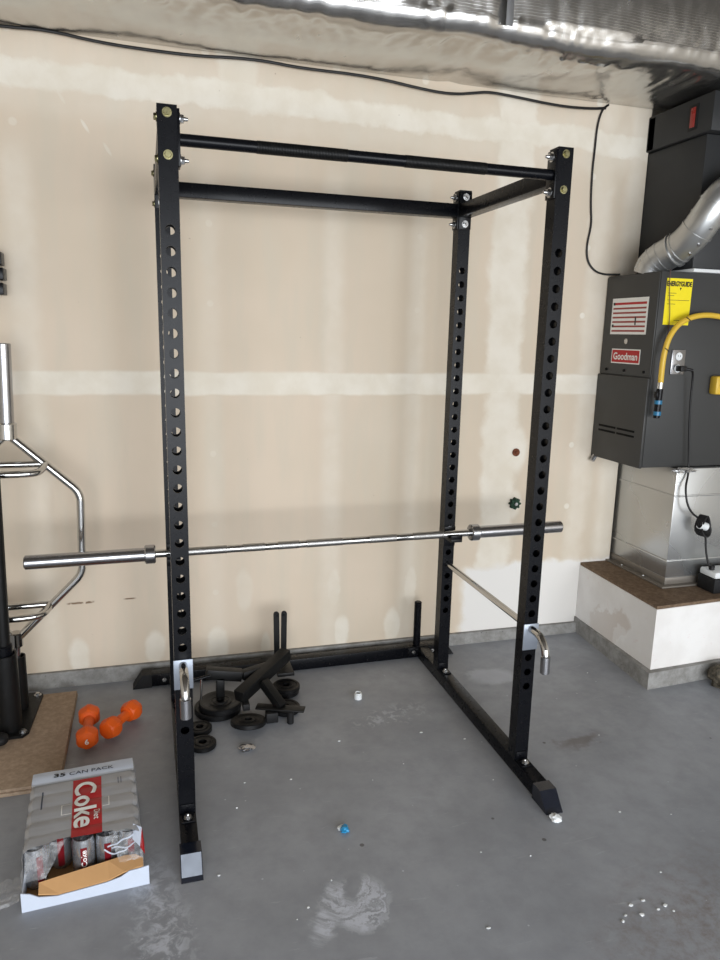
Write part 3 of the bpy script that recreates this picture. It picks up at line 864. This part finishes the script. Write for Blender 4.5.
# ------------------------------------------------------------------ weight plates + bench attachment
def plate(c, R, th, label, tilt=(0, 0), hole=.0145):
    t = thing('weight_plate', label, 'weight plate', c, 'iron weight plates in the heap')
    c = Vector(c)
    mt = Matrix.Translation(c) @ Matrix.Rotation(tilt[0], 4, 'X') @ Matrix.Rotation(tilt[1], 4, 'Y')
    a = th/2
    m = MB()
    m.lathe([(hole, 0), (hole+.012, 0), (hole+.014, th*.14), (R*.74, th*.14), (R*.80, 0), (R-.003, 0), (R, .003), (R, th-.003), (R-.003, th), (R*.80, th), (R*.74, th*.86), (hole+.014, th*.86), (hole+.012, th), (hole, th)], 40, mt, closed=True)
    m.build('disc', IRON, t)
    m = MB(); m.lathe([(R*.46, th*.86), (R*.46, th*.94), (R*.52, th*.94), (R*.52, th*.86)], 32, mt, closed=True); m.build('raised_ring', IRON, t)
plate((.148, .622, .001), .088, .024, 'large iron plate at the bottom of the left stack')
plate((.158, .614, .0255), .082, .022, 'large iron plate on top of the left stack')
plate((.426, .700, .001), .058, .020, 'small iron plate beneath another at the right of the heap')
plate((.430, .692, .0215), .056, .018, 'small iron plate topmost at the right of the heap')
plate((.405, .560, .001), .055, .020, 'small iron plate half under the flat steel foot')
plate((.247, .476, .012), .066, .019, 'iron plate tilted against the front of the heap', (-.16, .05))
plate((.071, .490, .001), .044, .020, 'little iron plate right behind the left front upright')
plate((.074, .388, .001), .048, .018, 'little iron plate lying frontmost, alone by left front upright')

at = thing('bench_attachment', 'black steel bench attachment with crossed tubes lying on the plates', 'bench attachment', (.3, .65, 0))
m = MB(); m.bar((.440, .745, .150), (.222, .540, .092), .046, .046); m.build('main_tube', BLACK_MATTE, at)
m = MB(); m.bar((.322, .585, .118), (.378, .500, .050), .034, .034); m.build('short_tube', BLACK_MATTE, at)
m = MB(); m.bar((.110, .650, .150), (.245, .650, .125), .040, .040, bev=.002); m.build('cross_tube', BLACK_MATTE, at)
m = MB(); m.bar((.245, .640, .128), (.385, .70, .128), .032, .034); m.build('brace', BLACK_MATTE, at)
m = MB(); m.box((.145, .63, .05), (.177, .66, .13), .002); m.build('post', BLACK_MATTE, at)
m = MB(); m.bar((.285, .530, .050), (.458, .462, .050), .042, .006); m.build('foot_strip', BLACK_MATTE, at)
m = MB(); m.cyl((.404, .465, .0), (.404, .465, .048), .013, 16, bev=.002); m.build('foot_post', RUBBER, at)
m = MB(); m.box((.315, .475, .002), (.36, .51, .042), .003); m.build('foot_block', RUBBER, at)
m = MB(); m.box((.232, .505, .05), (.258, .545, .075), .003); m.build('end_plug', RUBBER, at)
for x0, x1 in ((.418, .417), (.444, .446)):
    m = MB()
    y = .835
    pts = []
    for k in range(9):
        a = PI*k/8; pts.append((.0118*math.cos(a), .30-.0118+.0118*math.sin(a)))
    for k in range(9):
        a = PI+PI*k/8; pts.append((.0118*math.cos(a), .058+.0118+.0118*math.sin(a)))
    mt = Matrix.Translation((x0, y, 0)) @ Matrix.Rotation(PI/2, 4, 'X') @ Matrix.Rotation(.012 if x0 < .43 else -.012, 4, 'Z')
    m.prism(pts, -.004, .004, mt); lk = m.build('flat_link', BLACK_MATTE, at)
    for z in (.285, .075):
        m = MB(); m.cyl((x0, y-.004, z), (x0, y-.008, z), .006, 6); m.build('pivot_bolt', SILVER if z < .1 else BLACK, lk)
m = MB(); m.box((.40, .72, .06), (.47, .845, .075), .002); m.build('pivot_lug', BLACK_MATTE, at)
lp = thing('locking_pin', 'thin chrome pin with black cross handle at the left of the heap', 'pin', (.085, .565, .05))
m = MB(); m.cyl((.083, .57, .085), (.086, .57, .168), .0042, 12); m.build('shank', CHROME, lp)
m = MB(); m.cyl((.055, .565, .168), (.12, .575, .174), .006, 12, bev=.001); m.build('cross_handle', BLACK, lp)

# ------------------------------------------------------------------ floor litter
def small(name, m, mat, label, cat):
    o = rebase(m.build(name, mat)); tag(o, label, cat); return o
bc = thing('plastic_cap', 'small white plastic bottle cap standing on floor inside rack', 'bottle cap', (.704, .582, 0))
m = MB(); m.pipe((.704, .582, 0), (.704, .582, .020), .0155, .0125, 24); m.cyl((.704, .582, 0), (.704, .582, .003), .013, 24); m.build('ring', WPLAST, bc)
m = MB(); m.pipe((.704, .582, .020), (.704, .582, .026), .013, .011, 24); m.build('rim', WPLAST, bc)
m = MB(); m.ball((.223, .33, .008), (.028, .018, .009), sub=3, jit=.5); small('foil_wad', m, STEEL, 'crumpled silver foil wad on floor before the plates', 'foil wad')
wr_ = thing('candy_wrapper', 'crumpled blue and white wrapper on floor in rack middle', 'wrapper', (.44, -.162, 0))
m = MB(); m.ball((.446, -.166, .008), (.012, .015, .008), sub=3, jit=.6); m.build('foil_end', M('blue_wrapper', (40, 140, 190), .35), wr_)
m = MB(); m.ball((.437, -.153, .005), (.010, .009, .005), sub=3, jit=.6); m.build('torn_end', WPLAST, wr_)
m = MB(); m.ball((1.083, -.282, .009), (.018, .016, .011), sub=3, jit=.5); small('foam_scrap', m, WPLAST, 'white foam scrap against front of the right rack foot', 'scrap')
rnd = random.Random(11); m = MB()
from_pts = [(1.094, -.63), (1.10, -.665), (1.135, -.625), (1.155, -.66), (1.18, -.655), (1.19, -.675), (1.06, -.655), (1.04, -.67), (.86, .28), (.28, -.42), (.245, -.45), (.36, -.345), (.73, .11), (.99, -.05), (1.14, -.14),
            (.15, .02), (.19, .14), (.93, -.40), (.70, -.60), (1.3, -.30), (1.5, .1), (1.6, .4), (1.75, .55), (1.3, .3), (.55, .3), (.6, .05), (.34, .12), (.07, -.25), (1.45, -.35), (1.25, -.55), (.8, -.35), (1.0, .2)]
for x, y in from_pts:
    r = rnd.uniform(.003, .006) if y < -.6 else rnd.uniform(.002, .0035)
    m.ball((x, y, r*.5), (r*rnd.uniform(.8, 1.8), r, r*.6), sub=1, jit=.5)
o = m.build('plaster_crumbs', WPLAST); tag(o, 'tiny white plaster crumbs scattered across the floor', 'crumbs', kind='stuff')
m = MB(); m.ball((2.255, .30, .045), (.062, .055, .05), sub=4, jit=.35); small('stone', m, ROCK, 'dark mottled stone on floor beside the white platform', 'stone')

# ------------------------------------------------------------------ HVAC corner
FX, FY, FB, FT = 1.98, .62, .902, 1.728
fu = thing('furnace', 'charcoal gas furnace cabinet with yellow energy label', 'furnace', (2.4, .8, FB))
m = MB(); m.box((FX, FY, FB), (2.95, .982, FT), .004); m.build('cabinet', FURN, fu)
m = MB(); m.box((FX-.005, FY+.004, 1.292), (FX+.001, .980, FT-.006), .003); du = m.build('upper_door', FURN, fu)
m = MB(); m.box((FX-.013, FY+.002, FB-.004), (FX+.001, .984, 1.288), .004); dl = m.build('lower_door', FURN, fu)
for ya, yb in ((.937, .812), (.800, .678)):
    for z in (1.052, 1.030):
        m = MB(); m.box((FX-.0150, yb, z-.0045), (FX-.0128, ya, z+.0045), .0008); m.build('louver_slot', DARK, dl)
for y in (.93, .80, .665):
    m = MB(); m.cyl((FX-.005, y, 1.312), (FX-.009, y, 1.312), .006, 8); m.build('screw', DARK, du)
XF = FX-.0058
def on_left(a, b, y, z, d=0.0): return (XF-d, y-a, z+b)      # text on the face that looks left: viewer's right is -Y
m = MB(); m.box((XF, .678, 1.470), (XF+.0008, .926, 1.627)); wl = m.build('warning_label', WHITE, fu, smooth=False); wl['label'] = 'red and white warning label'
for k in range(7):
    m = MB(); z = 1.603-.0195*k; m.box((XF-.0006, .688, z-.005), (XF+.0002, .916, z+.005 if k == 0 else z+.0028)); m.build('red_stripe', RED if k == 0 else DRED, wl, smooth=False)
for y, z in ((.911, 1.603), (.911, 1.507)):
    m = MB(); m.box((XF-.0010, y-.006, z-.006), (XF+.0002, y+.006, z+.006)); m.build('symbol', INK, wl, smooth=False)
m = MB(); m.box((XF-.0010, .750, 1.510), (XF+.0002, .758, 1.545)); m.build('symbol', INK, wl, smooth=False)
m = MB(); m.box((XF, .700, 1.342), (XF+.0008, .900, 1.406), 0); bp_ = m.build('brand_badge', WHITE, fu, smooth=False); bp_['label'] = 'red brand badge with white border'
m = MB(); m.box((XF-.0006, .705, 1.347), (XF+.0002, .895, 1.401)); m.build('red_field', RED, bp_, smooth=False)
text_part('brand_text', 'Goodman', .168, .032, lambda a, b: on_left(a, b, .800, 1.374, .0012), WHITE, bp_, .02)
m = MB(); m.cyl((XF+.0005, .805, 1.440), (XF-.0008, .805, 1.440), .012, 24); m.build('round_emblem', SILVER, fu)
# near face
m = MB(); m.box((2.008, FY-.0010, 1.512), (2.136, FY+.0006, 1.701)); es = m.build('energy_label', YEL, fu, smooth=False); es['label'] = 'bright yellow energy label'
text_part('header_text', 'ENERGYGUIDE', .124, .021, lambda a, b: (2.071+a, FY-.0020, 1.679+b), INK, es, .045)
for z, xa, xb in ((1.640, 2.02, 2.06), (1.630, 2.02, 2.05), (1.612, 2.02, 2.128), (1.596, 2.02, 2.06), (1.53, 2.06, 2.13)):
    m = MB(); m.box((xa, FY-.0014, z), (xb, FY-.0004, z+.0018)); m.build('print_line', INK, es, smooth=False)
m = MB(); m.raw([(2.074, FY-.0014, 1.664), (2.084, FY-.0014, 1.664), (2.079, FY-.0014, 1.652)], [(0, 1, 2)]); m.build('arrow_mark', INK, es, smooth=False)
m = MB(); m.box((2.068, FY-.007, 1.306), (2.136, FY+.001, 1.410), .002); ou = m.build('outlet_box', STEEL, fu)
for z in (1.382, 1.331):
    m = MB(); m.cyl((2.102, FY-.007, z), (2.102, FY-.010, z), .017, 20, bev=.001); rc = m.build('receptacle', WPLAST, ou)
    if z > 1.35:
        for dx in (-.006, .006):
            m = MB(); m.box((2.102+dx-.001, FY-.0106, z-.002), (2.102+dx+.001, FY-.0098, z+.006)); m.build('slot', INK, rc, smooth=False)
# drain stub + foil tape under the furnace
m = MB(); m.cyl((1.978, .962, .903), (1.960, .958, .876), .012, 14); m.build('drain_stub', STEEL, fu)
# plenum
pn = thing('return_plenum', 'galvanised sheet metal plenum beneath the furnace', 'plenum', (2.5, .8, .358))
PX, PY = 2.142, .592
m = MB(); m.box((PX, PY, .385), (3.0, 1.20, .8975), .003); m.build('sheet_box', GALV, pn)
m = MB(); m.box((PX-.034, PY-.030, .3585), (3.02, 1.22, .366), .001); m.box((PX-.004, PY-.004, .366), (3.004, 1.204, .398), .002); m.build('base_flange', M('weathered_flange', (128, 122, 114), .45, .6), pn)
for z in (.475, .775):
    m = MB(); m.box((PX-.004, PY-.004, z-.004), (3.0, 1.195, z+.004), .001); m.build('seam_rib', GALV, pn)
m = MB(); m.ball((PX+.03, PY-.006, .892), (.05, .012, .012), sub=3, jit=.8); m.build('sealant_tape', SLATE, pn)
for y in (.72, .88):
    m = MB(); m.cyl((PX-.016, y, .366), (PX-.016, y, .371), .006, 8); m.build('screw', SILVER, pn)
# coil cabinet above
cc = thing('coil_cabinet', 'black coil cabinet stacked above furnace, touching duct', 'coil cabinet', (2.5, .8, FT))
m = MB(); m.box((2.132, .625, 1.742), (2.95, 1.2, 2.268), .004); m.build('lower_case', FURN2, cc)
m = MB(); m.box((2.118, .590, 2.272), (2.97, 1.21, 2.418), .004); m.build('upper_case', FURN2, cc)
m = MB(); m.box((2.114, .672, 2.296), (2.119, .724, 2.394), .002); rl = m.build('indicator_frame', RUBBER, cc)
m = MB(); m.box((2.1115, .685, 2.306), (2.1145, .712, 2.382), .001); rr_ = m.build('red_lens', REDGLOW, rl); rr_['label'] = 'red lens'
m = MB(); m.box((2.118, .60, 1.729), (2.95, .98, 1.742), .001); m.build('white_flange', M('white_enamel', (214, 216, 216), .4), cc)
m = MB(); m.box((2.118, .94, 2.275), (2.122, .98, 2.41), .001); m.build('edge_gasket', RUBBER, cc)
# vent pipe
vp = thing('vent_pipe', 'galvanised round vent pipe with elbows leaving the furnace top', 'vent pipe', (2.03, .76, FT))
path = [Vector(p) for p in ((2.035, .775, 1.729), (2.038, .765, 1.765), (2.062, .72, 1.802), (2.086, .65, 1.830), (2.094, .585, 1.880), (2.110, .545, 1.940), (2.135, .520, 2.005), (2.19, .505, 2.050), (2.27, .495, 2.075), (2.60, .49, 2.11))]
for _ in range(2):
    Q = [path[0]]
    for a, b in zip(path, path[1:]): Q += [a*.75+b*.25, a*.25+b*.75]
    path = Q+[path[-1]]
PR = .066
m = MB(); m.tube(path, PR, 32); m.build('pipe', GALV, vp)
def ring(i, w=.006, extra=.004, name='crimp_ring'):
    p = path[i]; d = (path[min(i+1, len(path)-1)]-path[max(i-1, 0)]).normalized()
    m = MB(); m.pipe(p-d*w, p+d*w, PR+extra, PR-.002, 32); m.build(name, GALV, vp)
for i in (3, 5, 7, 9): ring(i, .003, .002)
for i in (13, 18, 21, 24): ring(i, .004, .003)
ring(12, .004, .007)
for i, a in ((15, 2.4), (17, 2.2), (20, 2.5), (23, 2.3)):
    p = path[i]; d = (path[i+1]-path[i-1]).normalized(); v = Vector((0, -1, 0)); v = (v-d*v.dot(d)).normalized()
    m = MB(); m.cyl(p+v*PR, p+v*(PR+.005), .006, 8); m.build('screw', SILVER, vp)
# gas hose + fitting
gh = thing('gas_hose', 'yellow flexible gas hose arching across furnace side', 'hose', (2.0, .57, 1.13))
m = MB(); m.tube([(1.993, .575, 1.270), (1.988, .57, 1.33), (1.990, .57, 1.39), (2.005, .57, 1.46), (2.045, .57, 1.515), (2.10, .57, 1.543), (2.17, .57, 1.556), (2.25, .57, 1.552), (2.36, .57, 1.53), (2.5, .575, 1.48)], .0115, 16, smooth=2); m.build('hose', HOSE, gh)
m = MB(); m.cyl((1.993, .575, 1.275), (1.993, .575, 1.248), .0125, 18, bev=.001); m.build('ferrule', CHROME, gh)
m = MB(); m.cyl((1.993, .575, 1.248), (1.990, .575, 1.125), .0135, 18, bev=.002); cp = m.build('coupling', BLACK, gh)
for z in (1.192, 1.145):
    m = MB(); m.pipe((1.9915, .575, z-.008), (1.9915, .575, z+.008), .0155, .012, 20); bb = m.build('blue_collar', BLUE, cp); bb['label'] = 'blue collar'
m = MB(); m.box((1.972, .563, 1.21), (1.986, .585, 1.236), .002); m.build('lever', BLACK, cp)
for p in ((1.994, .57, 1.41), (2.083, .57, 1.537)):
    m = MB(); m.tube([(p[0]-.010, p[1]-.012, p[2]+.006), (p[0]+.010, p[1]-.012, p[2]-.006), (p[0]+.010, p[1]+.03, p[2]-.006)], .002, 6); m.build('cable_tie', CABLE, gh)
# thin wire over the energy label
m = MB(); m.tube([(2.004, .60, 1.733), (2.010, .607, 1.69), (2.022, .610, 1.62), (2.032, .609, 1.55), (2.030, .607, 1.47), (2.022, .606, 1.40), (2.02, .606, 1.30)], .0018, 6, smooth=2)
o = m.build('thin_wire', WIRE); tag(o, 'thin dark red wire dangling across the yellow label', 'wire')
# power cord
pc = thing('power_cable', 'black power cord plugged into furnace outlet, coiled halfway down', 'power cord', (2.2, .56, .46))
m = MB(); m.box((2.089, FY-.045, 1.320), (2.119, FY-.0105, 1.344), .004); m.cyl((2.116, FY-.04, 1.332), (2.142, FY-.052, 1.326), .006, 12); m.build('plug', CABLE, pc)
m = MB(); m.tube([(2.138, .568, 1.327), (2.152, .575, 1.312), (2.160, .583, 1.27), (2.168, .59, 1.18), (2.182, .592, 1.05), (2.196, .59, .93), (2.190, .578, .87), (2.166, .56, .82), (2.172, .545, .75), (2.195, .535, .71), (2.225, .53, .69)], .0045, 10, smooth=2); m.build('cord', CABLE, pc)
m = MB()
for k in range(5):
    pts = []
    for q in range(17):
        a = 2*PI*q/16
        pts.append((2.245+.022*math.cos(a)+.002*k, .535-.008*k+.006*math.sin(a*2), .655+.045*math.sin(a)-.010*math.cos(a)))
    m.tube(pts, .0042, 8)
m.build('coil', CABLE, pc)
m = MB(); m.pipe((2.225, .516, .662), (2.262, .516, .650), .018, .016, 16); m.build('tie_band', WPLAST, pc)
m = MB(); m.tube([(2.262, .53, .63), (2.278, .528, .60), (2.282, .525, .55), (2.288, .515, .50), (2.30, .505, .462)], .0045, 10, smooth=2); m.build('cord', CABLE, pc)
# condensate pump
cp = thing('condensate_pump', 'black condensate pump with white lid on the platform', 'pump', (2.40, .53, .358))
m = MB(); m.box((2.285, .452, .3582), (2.53, .555, .425), .006); m.build('tank', RUBBER, cp)
m = MB(); m.box((2.288, .455, .425), (2.528, .552, .455), .008); m.build('lid', WPLAST, cp)
m = MB(); m.cyl((2.305, .50, .455), (2.305, .50, .475), .012, 16, bev=.002); m.build('inlet_nipple', CABLE, cp)
# yellow valve tag at the frame edge
m = MB()
yt = thing('valve_tag', 'yellow box mounted on furnace side at the right edge', 'valve box', (2.31, .59, 1.22))
m = MB(); m.box((2.280, .575, 1.222), (2.37, .6195, 1.302), .010); m.build('box_body', HOSE, yt)
m = MB(); m.cyl((2.31, .575, 1.262), (2.31, .568, 1.262), .012, 6); m.build('center_nut', ZINC, yt)

# ------------------------------------------------------------------ wall things
m = MB(); m.tube([(-2.3, .965, 2.453), (-1.2, .965, 2.433), (-.50, .962, 2.440), (-.36, .962, 2.449), (-.185, .962, 2.429), (.018, .962, 2.425), (.16, .962, 2.427), (.286, .962, 2.437), (.40, .962, 2.439), (.531, .962, 2.430), (.81, .962, 2.433), (1.06, .962, 2.407), (1.17, .962, 2.406), (1.26, .962, 2.421), (1.32, .962, 2.431), (1.42, .962, 2.427), (1.65, .962, 2.411), (1.80, .965, 2.417), (1.882, .972, 2.429)], .0055, 8, smooth=2)
o = m.build('wall_cable', CABLE); tag(o, 'long black cable stapled along the wall just below the duct', 'cable')
m = MB(); m.tube([(1.900, .978, 2.446), (1.870, .978, 2.425), (1.852, .979, 2.36), (1.850, .979, 2.26), (1.846, .979, 2.17), (1.852, .979, 2.03), (1.866, .979, 1.95), (1.848, .979, 1.86), (1.858, .979, 1.79), (1.90, .978, 1.748), (1.95, .975, 1.736), (1.985, .96, 1.736), (2.00, .93, 1.735)], .0045, 8, smooth=2)
o = m.build('drop_cable', CABLE); tag(o, 'thin black cable hanging down the wall to the furnace top', 'cable')
m = MB()
for p in ((1.852, 2.34), (1.850, 2.06)):
    pass
m.bm.free()
wk = thing('wall_valve', 'dark green round valve wheel on the wall above the bar end', 'valve', (1.572, .98, .679))
mt = Matrix.Translation((1.572, YW-.002, .679)) @ Matrix.Rotation(PI/2, 4, 'X')
m = MB(); pts = [((.025+.004*math.cos(8*a))*math.cos(a), (.025+.004*math.cos(8*a))*math.sin(a)) for a in [2*PI*k/48 for k in range(48)]]
m.prism(pts, 0, .018, mt); m.build('fluted_wheel', GREENK, wk)
m = MB(); m.cyl((1.572, YW-.02, .679), (1.572, YW-.028, .679), .008, 12); m.build('center_nut', SILVER, wk)
wp = thing('wall_plug', 'small rusty brown pipe plug on a white wall patch', 'pipe plug', (1.565, .98, .922))
m = MB(); m.cyl((1.565, YW-.0005, .922), (1.565, YW-.008, .922), .0185, 20, bev=.002); m.build('disc', RUST, wp)
m = MB(); m.box((1.559, YW-.016, .916), (1.571, YW-.008, .928), .001); m.build('square_head', RUST, wp)

# ------------------------------------------------------------------ camera
C = Vector((-0.06725, -1.96208, 1.4466))
f = Vector((0.27999, 0.93884, -0.20048)); r = Vector((0.95934, -0.28136, 0.02223))
f.normalize(); r = (r-f*r.dot(f)).normalized(); u = r.cross(f)
cam = bpy.data.cameras.new('camera'); co = bpy.data.objects.new('camera', cam); COL.objects.link(co)
mx = Matrix((r, u, -f)).transposed().to_4x4(); mx.translation = C; co.matrix_world = mx
cam.sensor_fit = 'HORIZONTAL'; cam.sensor_width = 36; cam.lens = 714.803*36/720; cam.clip_start = .05
scene.camera = co

# ------------------------------------------------------------------ daylight through the open garage door
def area(name, loc, rot, sx, sy, power, color):
    L = bpy.data.lights.new(name, 'AREA'); L.shape = 'RECTANGLE'; L.size = sx; L.size_y = sy; L.energy = power; L.color = color
    o = bpy.data.objects.new(name, L); COL.objects.link(o); o.location = loc; o.rotation_euler = rot; return o
area('door_daylight', (.9, -4.62, 1.08), (PI/2, 0, 0), 5.0, 2.1, 264, (.95, .975, 1.0))
w = bpy.data.worlds.new('sky'); scene.world = w; w.use_nodes = True
bg = w.node_tree.nodes['Background']; bg.inputs[0].default_value = (.62, .76, 1.0, 1); bg.inputs[1].default_value = 1.0

scene.cycles.use_denoising = True
scene.cycles.sample_clamp_indirect = 6.0
scene.view_settings.view_transform = 'Standard'; scene.view_settings.look = 'None'
scene.view_settings.exposure = 0.0; scene.view_settings.gamma = 1.0; scene.view_settings.use_curve_mapping = False
